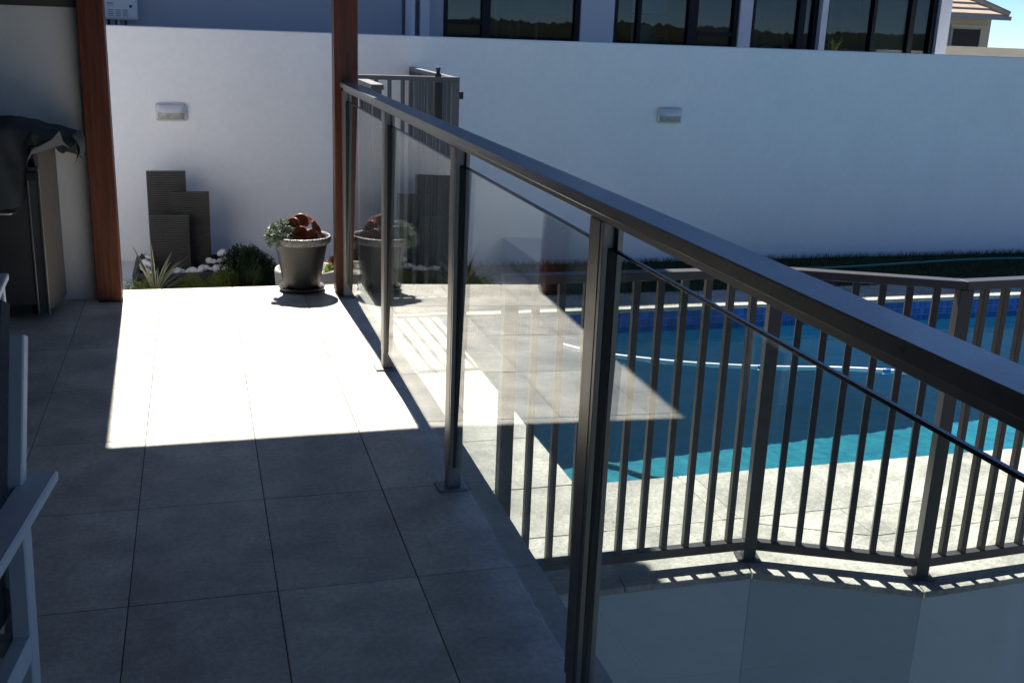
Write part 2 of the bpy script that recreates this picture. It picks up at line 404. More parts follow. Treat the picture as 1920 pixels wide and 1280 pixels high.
# ------------------------------------------------------------------ boundary wall
bw = box('boundary_wall', -5, 16, 9.05, 9.23, -1.15, 1.472, 'white_render', None, .006)
tag(bw, 'long white rendered boundary wall behind the pool and garden bed', 'wall')

# ------------------------------------------------------------------ own house: pier, roof
hs = thing('patio_house', (-1.6, 6.4, 0), 'pale grey rendered house wall behind the covered barbecue at left edge', 'house')
box('pier_wall', -2.9, -.578, 6.36, 6.54, .001, 1.585, 'pier_render', hs)
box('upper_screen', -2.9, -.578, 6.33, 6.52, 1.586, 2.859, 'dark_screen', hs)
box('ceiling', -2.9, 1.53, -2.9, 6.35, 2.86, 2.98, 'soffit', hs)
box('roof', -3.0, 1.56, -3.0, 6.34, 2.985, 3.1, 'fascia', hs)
box('side_wall', -3.1, -2.901, -2.9, 6.53, .001, 2.859, 'unseen_dark_wall', hs)  # unseen wall, added to keep the covered patio dark
box('rear_wall', -2.9, .95, -3.1, -2.901, .001, 2.859, 'unseen_dark_wall', hs)  # unseen, added behind the camera to shape the patio light
# timber posts
pl = thing('timber_post', (-.51, 6.33, 0), 'reddish brown timber post beside the barbecue wall', 'post', 'brown timber roof posts')
box('shaft', -.576, -.443, 6.27, 6.40, .012, 2.86, 'timber_brown', pl, .004); box('shoe', -.568, -.451, 6.278, 6.392, .001, .0115, 'rubber', pl)
pm = thing('timber_post', (.828, 6.33, 0), 'reddish brown timber post where the glass balustrade ends', 'post', 'brown timber roof posts')
box('shaft', .762, .895, 6.275, 6.40, .012, 2.86, 'timber_brown', pm, .004); box('shoe', .77, .887, 6.283, 6.392, .001, .0115, 'rubber', pm)

# ------------------------------------------------------------------ glass balustrade
bal = thing('glass_balustrade', (.822, 3.5, 0), 'glass panel balustrade with wide grey metal handrail along the patio edge', 'balustrade')
box('handrail', .790, .867, -.9, 6.274, 1.2125, 1.239, 'rail_metal', bal, .0025)
box('rail_channel', .802, .846, -.9, 6.22, 1.196, 1.2122, 'charcoal_metal', bal, .001)
GX = .823; PYs = [6.235, 4.83, 3.44, 2.10, .72, -.66]
for k, py in enumerate(PYs):
    p = box('post', .799, .847, py-.025, py+.025, .009, 1.1955, 'charcoal_metal', bal, .002)
    for s in (-1, 1):
        if (k == 0 and s == 1): continue
        ya, yb = (py+.0255, py+.041) if s > 0 else (py-.041, py-.0255)
        box('glazing_channel', .800, .8125, ya, yb, .085, 1.1955, 'charcoal_metal', p, .001)
        box('glazing_channel', .8335, .846, ya, yb, .085, 1.1955, 'charcoal_metal', p, .001)
        box('seal', .8135, .8325, ya+.001, yb-.0035 if s > 0 else yb, .087, 1.138, 'rubber', p)
    box('base_plate', .765, .881, py-.05, py+.035, .001, .0085, 'charcoal_metal', p, .0015)
for k in range(len(PYs)-1):
    ya, yb = PYs[k+1]+.037, PYs[k]-.037
    z0, z1 = .098, 1.132; lean = .008
    bm = bmesh.new(); vs = addbox(bm, GX-.004, GX+.004, ya, yb, z0, z1, .0008)
    for vv in bm.verts: vv.co.x += lean*((vv.co.z-.6)/.52)
    o = bmo('pane', bm, 'clear_glass', bal)
    xt = GX+lean*(1.132-.6)/.52
    box('top_edge', xt-.0045, xt+.0045, ya, yb, 1.1325, 1.1385, 'glass_edge', o, .001)

# ------------------------------------------------------------------ pool fence
pf = thing('pool_fence', (2.06, 3.47, ZD), 'dark metal baluster pool fence angling along the sunlit deck edge', 'fence')
ZT = .75
def bar(name, p, q, w, z0, z1, m, parent, bev=.002):
    d = Vector((q[0]-p[0], q[1]-p[1])); L_ = d.length; a = math.atan2(d.y, d.x)
    bm = bmesh.new(); addbox(bm, 0, L_, -w/2, w/2, z0, z1, bev)
    bmesh.ops.rotate(bm, verts=bm.verts, cent=(0, 0, 0), matrix=Matrix.Rotation(a, 3, 'Z'))
    bmesh.ops.translate(bm, verts=bm.verts, vec=(p[0], p[1], 0)); return bmo(name, bm, m, parent)
def upright(name, p, a, w, z0, z1, m, parent, d=None):
    d = d or w
    bm = bmesh.new(); addbox(bm, -w/2, w/2, -d/2, d/2, z0, z1, .0015)
    bmesh.ops.rotate(bm, verts=bm.verts, cent=(0, 0, 0), matrix=Matrix.Rotation(a, 3, 'Z'))
    bmesh.ops.translate(bm, verts=bm.verts, vec=(p[0], p[1], 0)); return bmo(name, bm, m, parent)
nodes = [(1.03, 3.505), (2.072, 3.505), (2.678, 3.222), (4.0, 3.28), (5.4, 3.34)]
nb = [10, 6, 13, 14]
for k, p in enumerate(nodes):
    ang = 0 if k == 0 else (-.22 if k in (1, 2) else .04)
    q = upright('post', p, ang, .05, ZD+.006, ZT-.032, 'fence_metal', pf)
    upright('base_plate', p, ang, .095, ZD+.002, ZD+.0058, 'fence_metal', q)
for k in range(4):
    p, q = nodes[k], nodes[k+1]; a = math.atan2(q[1]-p[1], q[0]-p[0]); d = Vector((math.cos(a), math.sin(a))); Lk = math.hypot(q[0]-p[0], q[1]-p[1])
    s_ = lambda t: (p[0]+d.x*t, p[1]+d.y*t)
    bar('top_rail', s_(-.012 if k else -.03), s_(Lk+(.012 if k < 3 else .03)), .052, ZT-.031, ZT+.0006*k, 'fence_metal', pf)
    bar('bottom_rail', s_(.0255), s_(Lk-.0255), .038, ZD+.045, ZD+.083, 'fence_metal', pf)
    for i in range(nb[k]):
        upright('baluster', s_(Lk*(i+1)/(nb[k]+1)), a, .025, ZD+.0835, ZT-.0315, 'fence_metal', pf)

# gate, its side fence and the short return beside the post
def railpanel(th, p, q, zt, zb, n, w=.045, posts=(1, 1), m='gate_metal'):
    a = math.atan2(q[1]-p[1], q[0]-p[0]); d = Vector((math.cos(a), math.sin(a))); Lk = math.hypot(q[0]-p[0], q[1]-p[1])
    s_ = lambda t: (p[0]+d.x*t, p[1]+d.y*t)
    if posts[0]: upright('post', p, a, .05, zb-.1, zt-.03, m, th)
    if posts[1]: upright('post', q, a, .05, zb-.1, zt-.03, m, th)
    bar('top_rail', s_(-.026), s_(Lk+.026), w, zt-.0295, zt, m, th)
    bar('bottom_rail', s_(.026), s_(Lk-.026), .038, zb, zb+.04, m, th)
    for i in range(n): upright('baluster', s_(Lk*(i+1)/(n+1)), a, .026, zb+.0405, zt-.03, m, th)
gt = thing('pool_gate', (1.35, 7.45, ZD), 'dark metal pool gate with vertical bars behind the balustrade end', 'gate')
railpanel(gt, (1.0, 7.45), (1.735, 7.45), 1.228, ZD+.08, 7)
box('latch', 1.585, 1.635, 7.40, 7.425, .90, 1.19, 'rubber', gt, .006)
lathe('latch_knob', [(.0, .0), (.022, 0), (.022, .018), (.013, .022), (.013, .045), (.017, .047), (.017, .06), (0, .062)], (1.61, 7.44, 1.229), 'rubber', gt, 14)
box('strike', 1.763, 1.79, 7.43, 7.455, 1.08, 1.13, 'rubber', gt, .002)
sf = thing('side_fence', (1.73, 8.3, ZD), 'dark bar fence running from the gate back to the white wall', 'fence')
railpanel(sf, (1.735, 7.535), (1.735, 9.02), 1.225, ZD+.08, 12, posts=(0, 1))
rt = thing('return_fence', (1.04, 6.75, ZD), 'short dark fence return just behind the brown post', 'fence')
railpanel(rt, (1.03, 6.45), (1.03, 6.98), 1.222, ZD+.08, 4, w=.075, posts=(1, 1))

# ------------------------------------------------------------------ bulkhead lights
def ell(bm, c, rx, ry, rz, zlo, zhi, n=24, m=10):
    """part of an ellipsoid bulging towards -Y between two heights"""
    rows = []
    for j in range(m+1):
        z = zlo+(zhi-zlo)*j/m; k = math.sqrt(max(0, 1-(z/rz)**2)) if rz else 0
        rows.append([bm.verts.new((c[0]+rx*s, c[1]-ry*k*math.sqrt(max(0, 1-abs(s)**3.2)), c[2]+z)) for s in [(-1+2*i/n) for i in range(n+1)]])
    for j in range(m):
        for i in range(n):
            try: bm.faces.new((rows[j][i], rows[j][i+1], rows[j+1][i+1], rows[j+1][i]))
            except ValueError: pass
def rrect(cx, cz, w, h, r_, n=6):
    out = []
    for (sx, sz, a0) in ((1, 1, 0), (-1, 1, 90), (-1, -1, 180), (1, -1, 270)):
        for k in range(n+1):
            a = R(a0+90*k/n); out.append((cx+sx*(w/2-r_)+r_*math.cos(a), cz+sz*(h/2-r_)+r_*math.sin(a)))
    return out
def bulkhead(x, z, label):
    t = thing('wall_light', (x, 9.05, z), label, 'light', 'oval bulkhead lights on the white wall')
    pts = rrect(x, z, .235, .142, .028); n = len(pts)
    v = [(p[0], 9.049, p[1]) for p in pts]+[(p[0], 9.028, p[1]) for p in pts]+[(x+(p[0]-x)*.95, 9.022, z+(p[1]-z)*.93) for p in pts]
    fc = [(i, (i+1) % n, n+(i+1) % n, n+i) for i in range(n)]+[(n+i, n+(i+1) % n, 2*n+(i+1) % n, 2*n+i) for i in range(n)]+[tuple(range(2*n, 3*n))]
    pyo('base', v, fc, 'lamp_plastic', t)
    bm = bmesh.new(); ell(bm, (x, 9.0215, z), .105, .060, .062, .003, .058); o = bmo('hood', bm, 'lamp_plastic', t, True)
    bm = bmesh.new(); addbox(bm, x-.105, x+.105, 8.962, 9.021, z+.0005, z+.0028); o = bmo('hood_lip', bm, 'lamp_plastic', t)
    bm = bmesh.new(); ell(bm, (x, 9.0215, z), .100, .050, .060, -.056, -.001); bmo('lens', bm, 'lamp_lens', t, True)
    for sx in (-1, 1):
        for sz in (-1, 1):
            bm = bmesh.new(); addbox(bm, x+sx*.105-.004, x+sx*.105+.004, 9.018, 9.0215, z+sz*.059-.004, z+sz*.059+.004, .001); bmo('screw', bm, 'mark_grey', t)
bulkhead(-.185, .83, 'oval white bulkhead light above the dark slate water feature')
bulkhead(4.075, .866, 'oval white bulkhead light on the blue shaded wall above the pool')

# ------------------------------------------------------------------ slate water feature
wf = thing('water_feature', (-.15, 8.5, -.5), 'dark ribbed slate slab water feature in a low trough', 'fountain')
def ribbed(x0, x1, y, z0, z1, th=.05):
    n = max(6, int((z1-z0)/.017)); v = []; fc = []
    prof = []
    for k in range(n):
        a = z0+(z1-z0)*k/n; b = z0+(z1-z0)*(k+1)/n; d = b-a
        o_ = random.uniform(-.0015, .0015)
        prof += [(a+d*.02, .013), (a+d*.24, .013), (a+d*.30, o_), (a+d*.98, o_-.0005)]
    for (z, dy) in prof: v += [(x0, y+dy, z), (x1, y+dy, z)]
    for k in range(len(prof)-1): fc.append((2*k, 2*k+1, 2*k+3, 2*k+2))
    m = len(v); v += [(x0, y+th, z0), (x1, y+th, z0), (x0, y+th, z1), (x1, y+th, z1)]
    fc += [(m, m+1, m+3, m+2), (2*(len(prof)-1), 2*len(prof)-1, m+3, m+2), (0, 1, m+1, m)]
    fc += [tuple([2*k for k in range(len(prof))]+[m+2, m]), tuple([2*k+1 for k in range(len(prof))]+[m+3, m+1])]
    return v, fc
for (x0, x1, y, z1) in ((-.385, -.095, 8.74, .405), (-.21, .074, 8.62, .262), (-.372, -.083, 8.50, .106)):
    v, fc = ribbed(x0, x1, y, -.46, z1); pyo('slab', v, fc, 'slate', wf)
for (x0, x1, y0, y1) in ((-.50, .215, 8.22, 8.25), (-.50, .215, 8.87, 8.90), (-.50, -.47, 8.2505, 8.8695), (.185, .215, 8.2505, 8.8695)):
    box('trough_wall', x0, x1, y0, y1, -.5, -.285, 'trough', wf, .004)
box('trough_bed', -.4695, .1845, 8.2505, 8.8695, -.5, -.36, 'soil', wf)
# white stones
def stone_mesh(seed):
    rr = random.Random(seed); bm = bmesh.new(); bmesh.ops.create_icosphere(bm, subdivisions=2, radius=1)
    ph = [rr.uniform(0, 6) for _ in range(6)]
    for vv in bm.verts:
        p = vv.co; k = 1+.13*math.sin(2.3*p.x+ph[0])+.12*math.sin(2.7*p.y+ph[1])+.10*math.sin(3*p.z+ph[2])
        vv.co = p*k
    me = bpy.data.meshes.new('stone'); bm.to_mesh(me); bm.free(); me.materials.append(MATS['white_stone'])
    for p in me.polygons: p.use_smooth = True
    return me
sm = [stone_mesh(k) for k in range(5)]
spots = [(-.36, 8.30, 0), (-.40, 8.36, .0), (-.385, 8.33, .05), (-.42, 8.43, 0), (-.41, 8.40, .05), (-.38, 8.42, .09), (-.43, 8.55, 0), (-.20, 8.30, 0), (-.155, 8.31, 0), (-.175, 8.29, .0), (-.085, 8.30, 0), (-.06, 8.30, 0), (-.02, 8.30, 0),
         (.0, 8.42, .0), (.03, 8.40, 0), (.065, 8.38, 0), (.05, 8.43, .05), (.085, 8.43, .045), (.10, 8.36, 0), (.13, 8.38, 0), (.155, 8.40, 0), (.14, 8.42, .05), (.165, 8.45, .05), (.15, 8.44, .10), (.11, 8.34, .0), (.17, 8.34, 0)]
for k, (x, y, z) in enumerate(spots):
    o = link('white_stone', sm[k % 5]); s = random.uniform(.024, .037)
    o.location = (x, y, -.305+s*.5+z+random.uniform(0, .01)); o.scale = (s*1.25, s, s*.8); o.rotation_euler = (random.uniform(-.4, .4), random.uniform(-.4, .4), random.uniform(0, 6))
    tag(o, 'rounded white stone in the heap at the left end of the slate trough' if x < -.3 else 'rounded white stone along the front rim of the slate trough' if x < -.01 else 'rounded white stone in the heap at the right end of the slate trough', 'stone', 'white stones in the trough')

# ------------------------------------------------------------------ plants
def leafcloud(pts, dirs, ln, wd, rr):
    v = []; fc = []
    for p, d in zip(pts, dirs):
        p = Vector(p); d = Vector(d).normalized(); s = d.cross(Vector((rr.uniform(-1, 1), rr.uniform(-1, 1), rr.uniform(-1, 1)))).normalized()
        l = ln*rr.uniform(.7, 1.25); w = wd*rr.uniform(.7, 1.2); b = len(v); nrm = d.cross(s)
        v += [p, p+d*l*.5+s*w+nrm*w*.25, p+d*l, p+d*l*.5-s*w+nrm*w*.25]; fc += [(b, b+1, b+2), (b, b+2, b+3)]
    return v, fc
def dome(name, c, rx, ry, rz, n, ln, wd, m, parent, seed, inner=.75):
    rr = random.Random(seed); pts = []; ds = []
    for _ in range(n):
        a = rr.uniform(0, 6.283); z = rr.uniform(-.15, 1); q = math.sqrt(max(0, 1-z*z)); d = Vector((q*math.cos(a), q*math.sin(a), z))
        lump = 1+.05*math.sin(5*a+z*4)+.04*math.sin(11*a+2+z*9); k = rr.uniform(inner, 1)*lump
        pts.append((c[0]+rx*d.x*k, c[1]+ry*d.y*k, c[2]+rz*d.z*k)); ds.append(d*.7+Vector((rr.uniform(-.9, .9), rr.uniform(-.9, .9), rr.uniform(-.6, .6))))
    v, fc = leafcloud(pts, ds, ln, wd, rr); o = pyo(name, v, fc, m, parent); return o
bu = thing('shrub', (.36, 8.35, -.5), 'low rounded dark green shrub against the white wall', 'plant')
o = dome('foliage', (.322, 8.42, -.42), .25, .24, .29, 9000, .017, .0055, 'bush_leaf', bu, 1, .80); o['kind'] = 'stuff'
o = dome('inner_foliage', (.325, 8.42, -.43), .20, .20, .26, 3000, .03, .012, 'bush_leaf', bu, 2, .6); o['kind'] = 'stuff'
for k in range(6):
    a = k*1.05; tube('stem', [(.335, 8.42, -.5), (.335+.08*math.cos(a), 8.42+.08*math.sin(a), -.36), (.335+.15*math.cos(a), 8.42+.15*math.sin(a), -.2)], [.009, .007, .004], 'dry_leaf', bu, 5)
def strap(name, base, az, el0, ln, w, droop, m, parent, n=8, edge=None):
    p = Vector(base); v = []; vc = []; a = el0; side = Vector((-math.sin(az), math.cos(az), 0))
    for k in range(n+1):
        t = k/n; ww = w*(.75+.5*t if t < .4 else .95*(1-((t-.4)/.6)**1.6)+.03)
        up = Vector((-math.sin(a)*math.cos(az), -math.sin(a)*math.sin(az), math.cos(a)))
        v += [p-side*ww+up*ww*.35, p, p+side*ww+up*ww*.35]
        vc += [p-side*ww*.55+up*(ww*.22+.0012), p+up*.0012, p+side*ww*.55+up*(ww*.22+.0012)]
        d = Vector((math.cos(a)*math.cos(az), math.cos(a)*math.sin(az), math.sin(a))); p = p+d*ln/n; a -= droop/n
    fc = [q for k in range(n) for q in ((3*k, 3*k+1, 3*k+4, 3*k+3), (3*k+1, 3*k+2, 3*k+5, 3*k+4))]
    o = pyo(name, v, fc, edge or m, parent)
    if edge: pyo('leaf_stripe', vc, fc, m, o)
    return o
yu = thing('variegated_yucca', (-.34, 7.95, -.5), 'cream striped spiky yucca plant beside the left brown post', 'plant')
rr = random.Random(3)
for k in range(26):
    az = rr.uniform(0, 6.283); e = R(rr.uniform(12, 70))
    strap('leaf', (-.335+.015*math.cos(az), 7.95+.015*math.sin(az), -.38), az, e, rr.uniform(.26, .37), rr.uniform(.010, .014), rr.uniform(.15, .7), 'strap_green', yu, edge='strap_cream')
strap('leaf', (-.335, 7.95, -.38), R(100), R(80), .40, .014, .15, 'strap_green', yu, edge='strap_cream')
strap('leaf', (-.335, 7.95, -.38), R(140), R(66), .40, .014, .2, 'strap_green', yu, edge='strap_cream')
for k in range(7): strap('dry_leaf', (-.335, 7.95, -.43), rr.uniform(3.6, 6), R(25), .2, .008, 1.6, 'dry_leaf', yu)
tube('stem', [(-.335, 7.95, -.5), (-.335, 7.95, -.40)], [.03, .02], 'dry_leaf', yu)
for k, (x, y, lab) in enumerate(((-.08, 7.95, 'small mound of lime green groundcover in front of the stones'), (.14, 8.0, 'lime green groundcover mound below the dark shrub'), (-.43, 7.75, 'lime green groundcover at the foot of the yucca'))):
    t = thing('groundcover', (x, y, -.5), lab, 'plant', 'lime groundcover mounds')
    o = dome('foliage', (x, y, -.40), .14, .12, .19, 2600, .014, .003, 'moss_leaf', t, 20+k, .5); o['kind'] = 'stuff'
    tube('stem', [(x, y, -.5), (x, y, -.4)], [.02, .008], 'dry_leaf', t, 6)
tu = thing('grass_tuft', (.26, 8.05, -.5), 'fine olive grass tuft in front of the shrub', 'plant')
v = []; fc = []
for k in range(420):
    az = rr.uniform(0, 6.283); rad = rr.uniform(0, .10); b = Vector((.27+rad*.5*math.cos(az), 8.05+rad*.5*math.sin(az), -.48)); e = Vector((rad*1.3*math.cos(az), rad*1.3*math.sin(az), rr.uniform(.18, .30)))
    s = Vector((-math.sin(az), math.cos(az), 0))*.0016; q = len(v); v += [b-s, b+s, b+e*.6+Vector((0, 0, .03)), b+e]; fc += [(q, q+1, q+2), (q, q+2, q+3)]
o = pyo('blades', v, fc, 'grass_blade', tu); o['kind'] = 'stuff'
lathe('crown_base', [(.0, 0), (.04, 0), (.03, .03), (0, .035)], (.27, 8.05, -.5), 'dry_leaf', tu, 10)
# the big pot
PC = (.575, 6.44, 0)
sc_ = thing('plant_saucer', PC, 'dark glazed saucer under the succulent pot', 'saucer')
lathe('dish', [(0, .002), (.118, .002), (.132, .012), (.138, .028), (.131, .031), (.122, .016), (0, .014)], PC, 'pot_glaze', sc_, 48)
pt = thing('plant_pot', (PC[0], PC[1], .015), 'dark glazed tapered pot with speckled rim on the sunlit patio', 'pot')
PB = (PC[0], PC[1], .015)
lathe('body', [(0, 0), (.104, 0), (.108, .006), (.122, .10), (.140, .20), (.155, .275)], PB, 'pot_glaze', pt, 56)
lathe('rim', [(.155, .2752), (.1655, .277), (.174, .284), (.178, .300), (.177, .318), (.171, .3235), (.163, .319), (.159, .305), (.154, .285), (.150, .262)], PB, 'rim_glaze', pt, 56)
lathe('soil', [(.0, .268), (.08, .270), (.152, .262)], PB, 'soil', pt, 32)
fl = thing('red_succulent', (.575, 6.44, .28), 'red paddle leaved succulent growing in the dark pot', 'plant')
def paddle(c, nrm, rad, parent, tw=0):
    n = 18; v = []; q = Vector(nrm).normalized().to_track_quat('Z', 'Y').to_matrix()
    prof = [(0, .055), (.5, .06), (.80, .05), (.93, .03), (1, 0), (.93, -.03), (.80, -.045), (.4, -.05), (0, -.05)]
    fc = []
    for (pr, pz) in prof:
        for i in range(n):
            a = 2*math.pi*i/n; cup = .16*pr*pr
            v.append(Vector(c)+q@Vector((rad*pr*math.cos(a), rad*pr*math.sin(a)*.88, rad*(pz+cup))))
    for j in range(len(prof)-1):
        for i in range(n): fc.append((j*n+i, j*n+(i+1) % n, (j+1)*n+(i+1) % n, (j+1)*n+i))
    o = pyo('leaf', v, fc, 'red_leaf', parent, True); o.data.materials.append(MATS['leaf_edge'])
    for k_, p in enumerate(o.data.polygons):
        if k_//n in (3, 4): p.material_index = 1
    return o
b = Vector((.585, 6.42, .30))
LV = [((-.055, -.01, .105), (-.55, -.75, .35), .047), ((-.012, -.005, .128), (-.1, -.85, .5), .046), ((.035, .02, .122), (.5, -.3, .8), .044), ((-.035, .045, .118), (-.6, .6, .5), .046), ((.062, -.03, .092), (.85, -.45, .3), .046),
      ((-.075, -.03, .055), (-.75, -.6, .4), .042), ((-.02, -.055, .062), (-.2, -.95, .3), .046), ((.045, -.06, .05), (.4, -.85, .35), .042), ((.085, .03, .068), (.9, .3, .3), .044), ((-.085, .05, .06), (-.8, .5, .4), .042),
      ((.015, -.085, .018), (.15, -.75, .65), .036), ((-.045, -.085, .02), (-.4, -.7, .6), .036), ((.0, .06, .10), (.1, .9, .4), .046), ((.075, -.075, .022), (.6, -.6, .55), .032)]
for c_, n_, rd in LV: paddle(b+Vector(c_), n_, rd, fl)
tube('stem', [b+Vector((0, 0, -.03)), b+Vector((.0, 0, .05)), b+Vector((0, .01, .11))], [.016, .013, .009], 'dry_leaf', fl)
def rosette(c, up, rad, n, rr, v, fc, thick=.22):
    q = Vector(up).normalized().to_track_quat('Z', 'Y').to_matrix()
    for k in range(n):
        t = k/n; a = k*2.39996; e = R(8+72*t); l = rad*(1-.45*t); w = l*.20
        d = q@Vector((math.cos(a)*math.cos(e), math.sin(a)*math.cos(e), math.sin(e))); s = q@Vector((-math.sin(a), math.cos(a), 0)); nn = d.cross(s)
        o_ = Vector(c)+q@Vector((0, 0, rad*.25*t)); b_ = len(v)
        v += [o_, o_+d*l*.62+s*w, o_+d*l, o_+d*l*.62-s*w, o_+d*l*.6+nn*l*.12, o_+d*l*.6-nn*l*.10]
        fc += [(b_, b_+1, b_+4), (b_+1, b_+2, b_+4), (b_+2, b_+3, b_+4), (b_+3, b_, b_+4), (b_+1, b_, b_+5), (b_+2, b_+1, b_+5), (b_+3, b_+2, b_+5), (b_, b_+3, b_+5)]
gr = thing('grey_succulent', (.47, 6.44, .28), 'grey green rosette succulents spilling over the pot rim', 'plant')
rr = random.Random(9)
for (dx, dy, dz, up, rad) in ((-.045, -.05, .045, (-.6, -.6, .5), .052), (-.06, .02, .07, (-.5, .2, .8), .05), (-.02, -.015, .09, (-.2, -.3, .9), .055), (-.085, -.02, .035, (-.9, -.3, .4), .05), (-.015, -.075, .035, (-.1, -.8, .5), .045), (.02, .05, .085, (.1, .4, .9), .05), (-.07, .075, .05, (-.7, .6, .6), .045), (-.09, -.055, .005, (-.8, -.6, .1), .04), (-.05, -.085, .0, (-.4, -.9, .1), .036), (.025, -.04, .06, (.2, -.5, .8), .045)):
    v = []; fc = []; rosette((.485+dx, 6.43+dy, .30+dz), up, rad*1.15, 24, rr, v, fc); o = pyo('rosette', v, fc, 'grey_leaf', gr)
    tube('stem', [(.50, 6.44, .28), (.485+dx*.7, 6.43+dy*.7, .30+dz*.6), (.485+dx, 6.43+dy, .30+dz)], .006, 'dry_leaf', o, 5)
ss = thing('small_succulent', (.62, 6.36, .28), 'small lime rosettes at the front of the pot soil', 'plant')
for (x, y, rad) in ((.62, 6.335, .03), (.665, 6.36, .036), (.58, 6.33, .026), (.69, 6.40, .028)):
    v = []; fc = []; rosette((x, y, .293), (0, -.2, 1), rad, 18, rr, v, fc); pyo('rosette', v, fc, 'lime_leaf', ss)
# round concrete pot behind
RC = (.655, 6.98, -.5)
cp = thing('concrete_bowl', RC, 'round pale concrete bowl planter half hidden behind the dark pot', 'pot')
lathe('bowl', [(0, 0), (.13, 0), (.17, .10), (.195, .30), (.205, .50), (.20, .515), (.188, .512), (.182, .47), (0, .465)], RC, 'concrete', cp, 48)
for (x, y, z, rad, mm, lab) in ((.505, 6.93, -.02, .045, 'lime_leaf', 'small rosette at the left rim of the concrete bowl'), (.80, 6.95, .0, .06, 'lime_leaf', 'yellow green sunlit rosette at the right of the concrete bowl'), (.775, 6.88, -.015, .045, 'lime_leaf', 'smaller lime rosette low on the concrete bowl'), (.66, 7.03, -.01, .06, 'grey_leaf', 'grey rosette in the middle of the concrete bowl'), (.83, 7.03, .03, .06, 'red_leaf', 'reddish rosette at the back of the concrete bowl')):
    t = thing('rosette_plant', (x, y, -.03), lab, 'plant', 'rosettes in the concrete bowl')
    v = []; fc = []; rosette((x, y, z), (0, -.1, 1), rad, 26, rr, v, fc); pyo('rosette', v, fc, mm, t); tube('stem', [(x, y, -.035), (x, y, z+.005)], .008, 'dry_leaf', t, 6)

# ------------------------------------------------------------------ barbecue
bb = thing('barbecue', (-1.2, 6.1, 0), 'dark stainless cabinet barbecue against the left wall', 'barbecue')
box('cabinet', -1.75, -.80, 5.955, 6.29, .07, .80, 'bbq_dark', bb, .006)
box('door', -1.26, -.842, 5.938, 5.954, .085, .70, 'bbq_dark', bb, .003); box('door', -1.70, -1.27, 5.938, 5.954, .085, .70, 'bbq_dark', bb, .003)
box('door_edge', -.8405, -.832, 5.932, 5.954, .03, .735, 'stainless', bb, .001)
box('corner_strip', -.831, -.790, 5.940, 5.9545, .03, .80, 'bbq_dark', bb, .001)
box('corner_trim', -.789, -.780, 5.932, 5.9545, .03, .80, 'stainless', bb, .001)
box('catch', -.84, -.782, 5.926, 5.9315, .735, .775, 'rubber', bb, .001)
prism('side_panel', [(-.798, 5.956), (-.781, 5.956), (-.752, 6.10), (-.735, 6.30), (-.798, 6.30)], .05, .88, 'bbq_side', bb)
box('hood', -1.70, -.84, 5.96, 6.27, .81, .99, 'bbq_dark', bb, .02)
box('side_shelf', -.835, -.62, 6.0, 6.27, .895, .93, 'bbq_dark', bb, .004)
tube('door_handle', [(-1.2, 5.935, .57), (-1.18, 5.905, .57), (-.93, 5.900, .57), (-.905, 5.935, .57)], .008, 'stainless', bb)
for x in (-1.68, -.86):
    o = lathe('castor', [(0, 0), (.03, .0), (.033, .03), (.03, .068), (0, .069)], (x, 6.10, .0), 'rubber', bb, 14)
cv = thing('barbecue_cover', (-1.2, 6.1, .9), 'crumpled dark grey cloth cover draped over the barbecue', 'cover')
nu, nv = 90, 46; v = []; fc = []
for i in range(nu+1):
    x = -1.76+i/nu*(1.76-.605)
    if x < -.86: hem = .60+.012*math.sin(x*21); top = 1.035+.012*math.sin(x*9)
    else:
        k = (x+.86)/.255; k = min(max(k, 0), 1); hem = .60+.345*min(1, k*4.2)-.06*k+.02*math.sin(x*60); top = 1.02-.065*k**1.2
    prof = [(5.895, hem), (5.905, (hem+top)/2), (5.92, top-.035), (5.99, top), (6.15, top+.015), (6.30, top-.03), (6.32, top-.15)]
    for j in range(nv+1):
        t = j/nv*(len(prof)-1); a = int(min(t, len(prof)-2)); ft = t-a
        y = prof[a][0]*(1-ft)+prof[a+1][0]*ft; z = prof[a][1]*(1-ft)+prof[a+1][1]*ft
        w_ = .006*math.sin(x*23+4*math.sin(z*7))+.003*math.sin(x*63+z*20)+.003*math.sin(z*45+x*13)+.006*math.sin(y*40+x*17)*(1 if j > nv*.4 else .3)
        v.append((x+.006*math.sin(z*40), y+w_*(1 if j < nv*.5 else .2), z+(w_*.9 if j > nv*.35 else w_*.2)))
for i in range(nu):
    for j in range(nv): a = i*(nv+1)+j; fc.append((a, a+1, a+nv+2, a+nv+1))
pyo('cloth', v, fc, 'cover_cloth', cv, True)
v = []; fc = []
for i in range(14):
    t = i/13; 
    for j in range(9):
        s = j/8; fold = .018*math.sin(t*15+s*2)
        v.append((-.606+.025*math.sin(s*3)+fold*.5, 5.90+.36*t+fold, .962-s*(.12+.03*math.sin(t*9))))
for i in range(13):
    for j in range(8): a = i*9+j; fc.append((a, a+1, a+10, a+9))
pyo('side_flap', v, fc, 'cover_cloth', cv, True)
v = [(-.70, 5.888, .945), (-.66, 5.885, .99), (-.645, 5.884, .935), (-.615, 5.886, .90), (-.65, 5.889, .92), (-.80, 5.889, .87), (-.83, 5.889, .82), (-.80, 5.889, .89)]
pyo('turned_lining', v, [(0, 1, 2, 4), (2, 3, 4), (0, 4, 5, 7), (5, 6, 7)], 'cover_lining', cv)

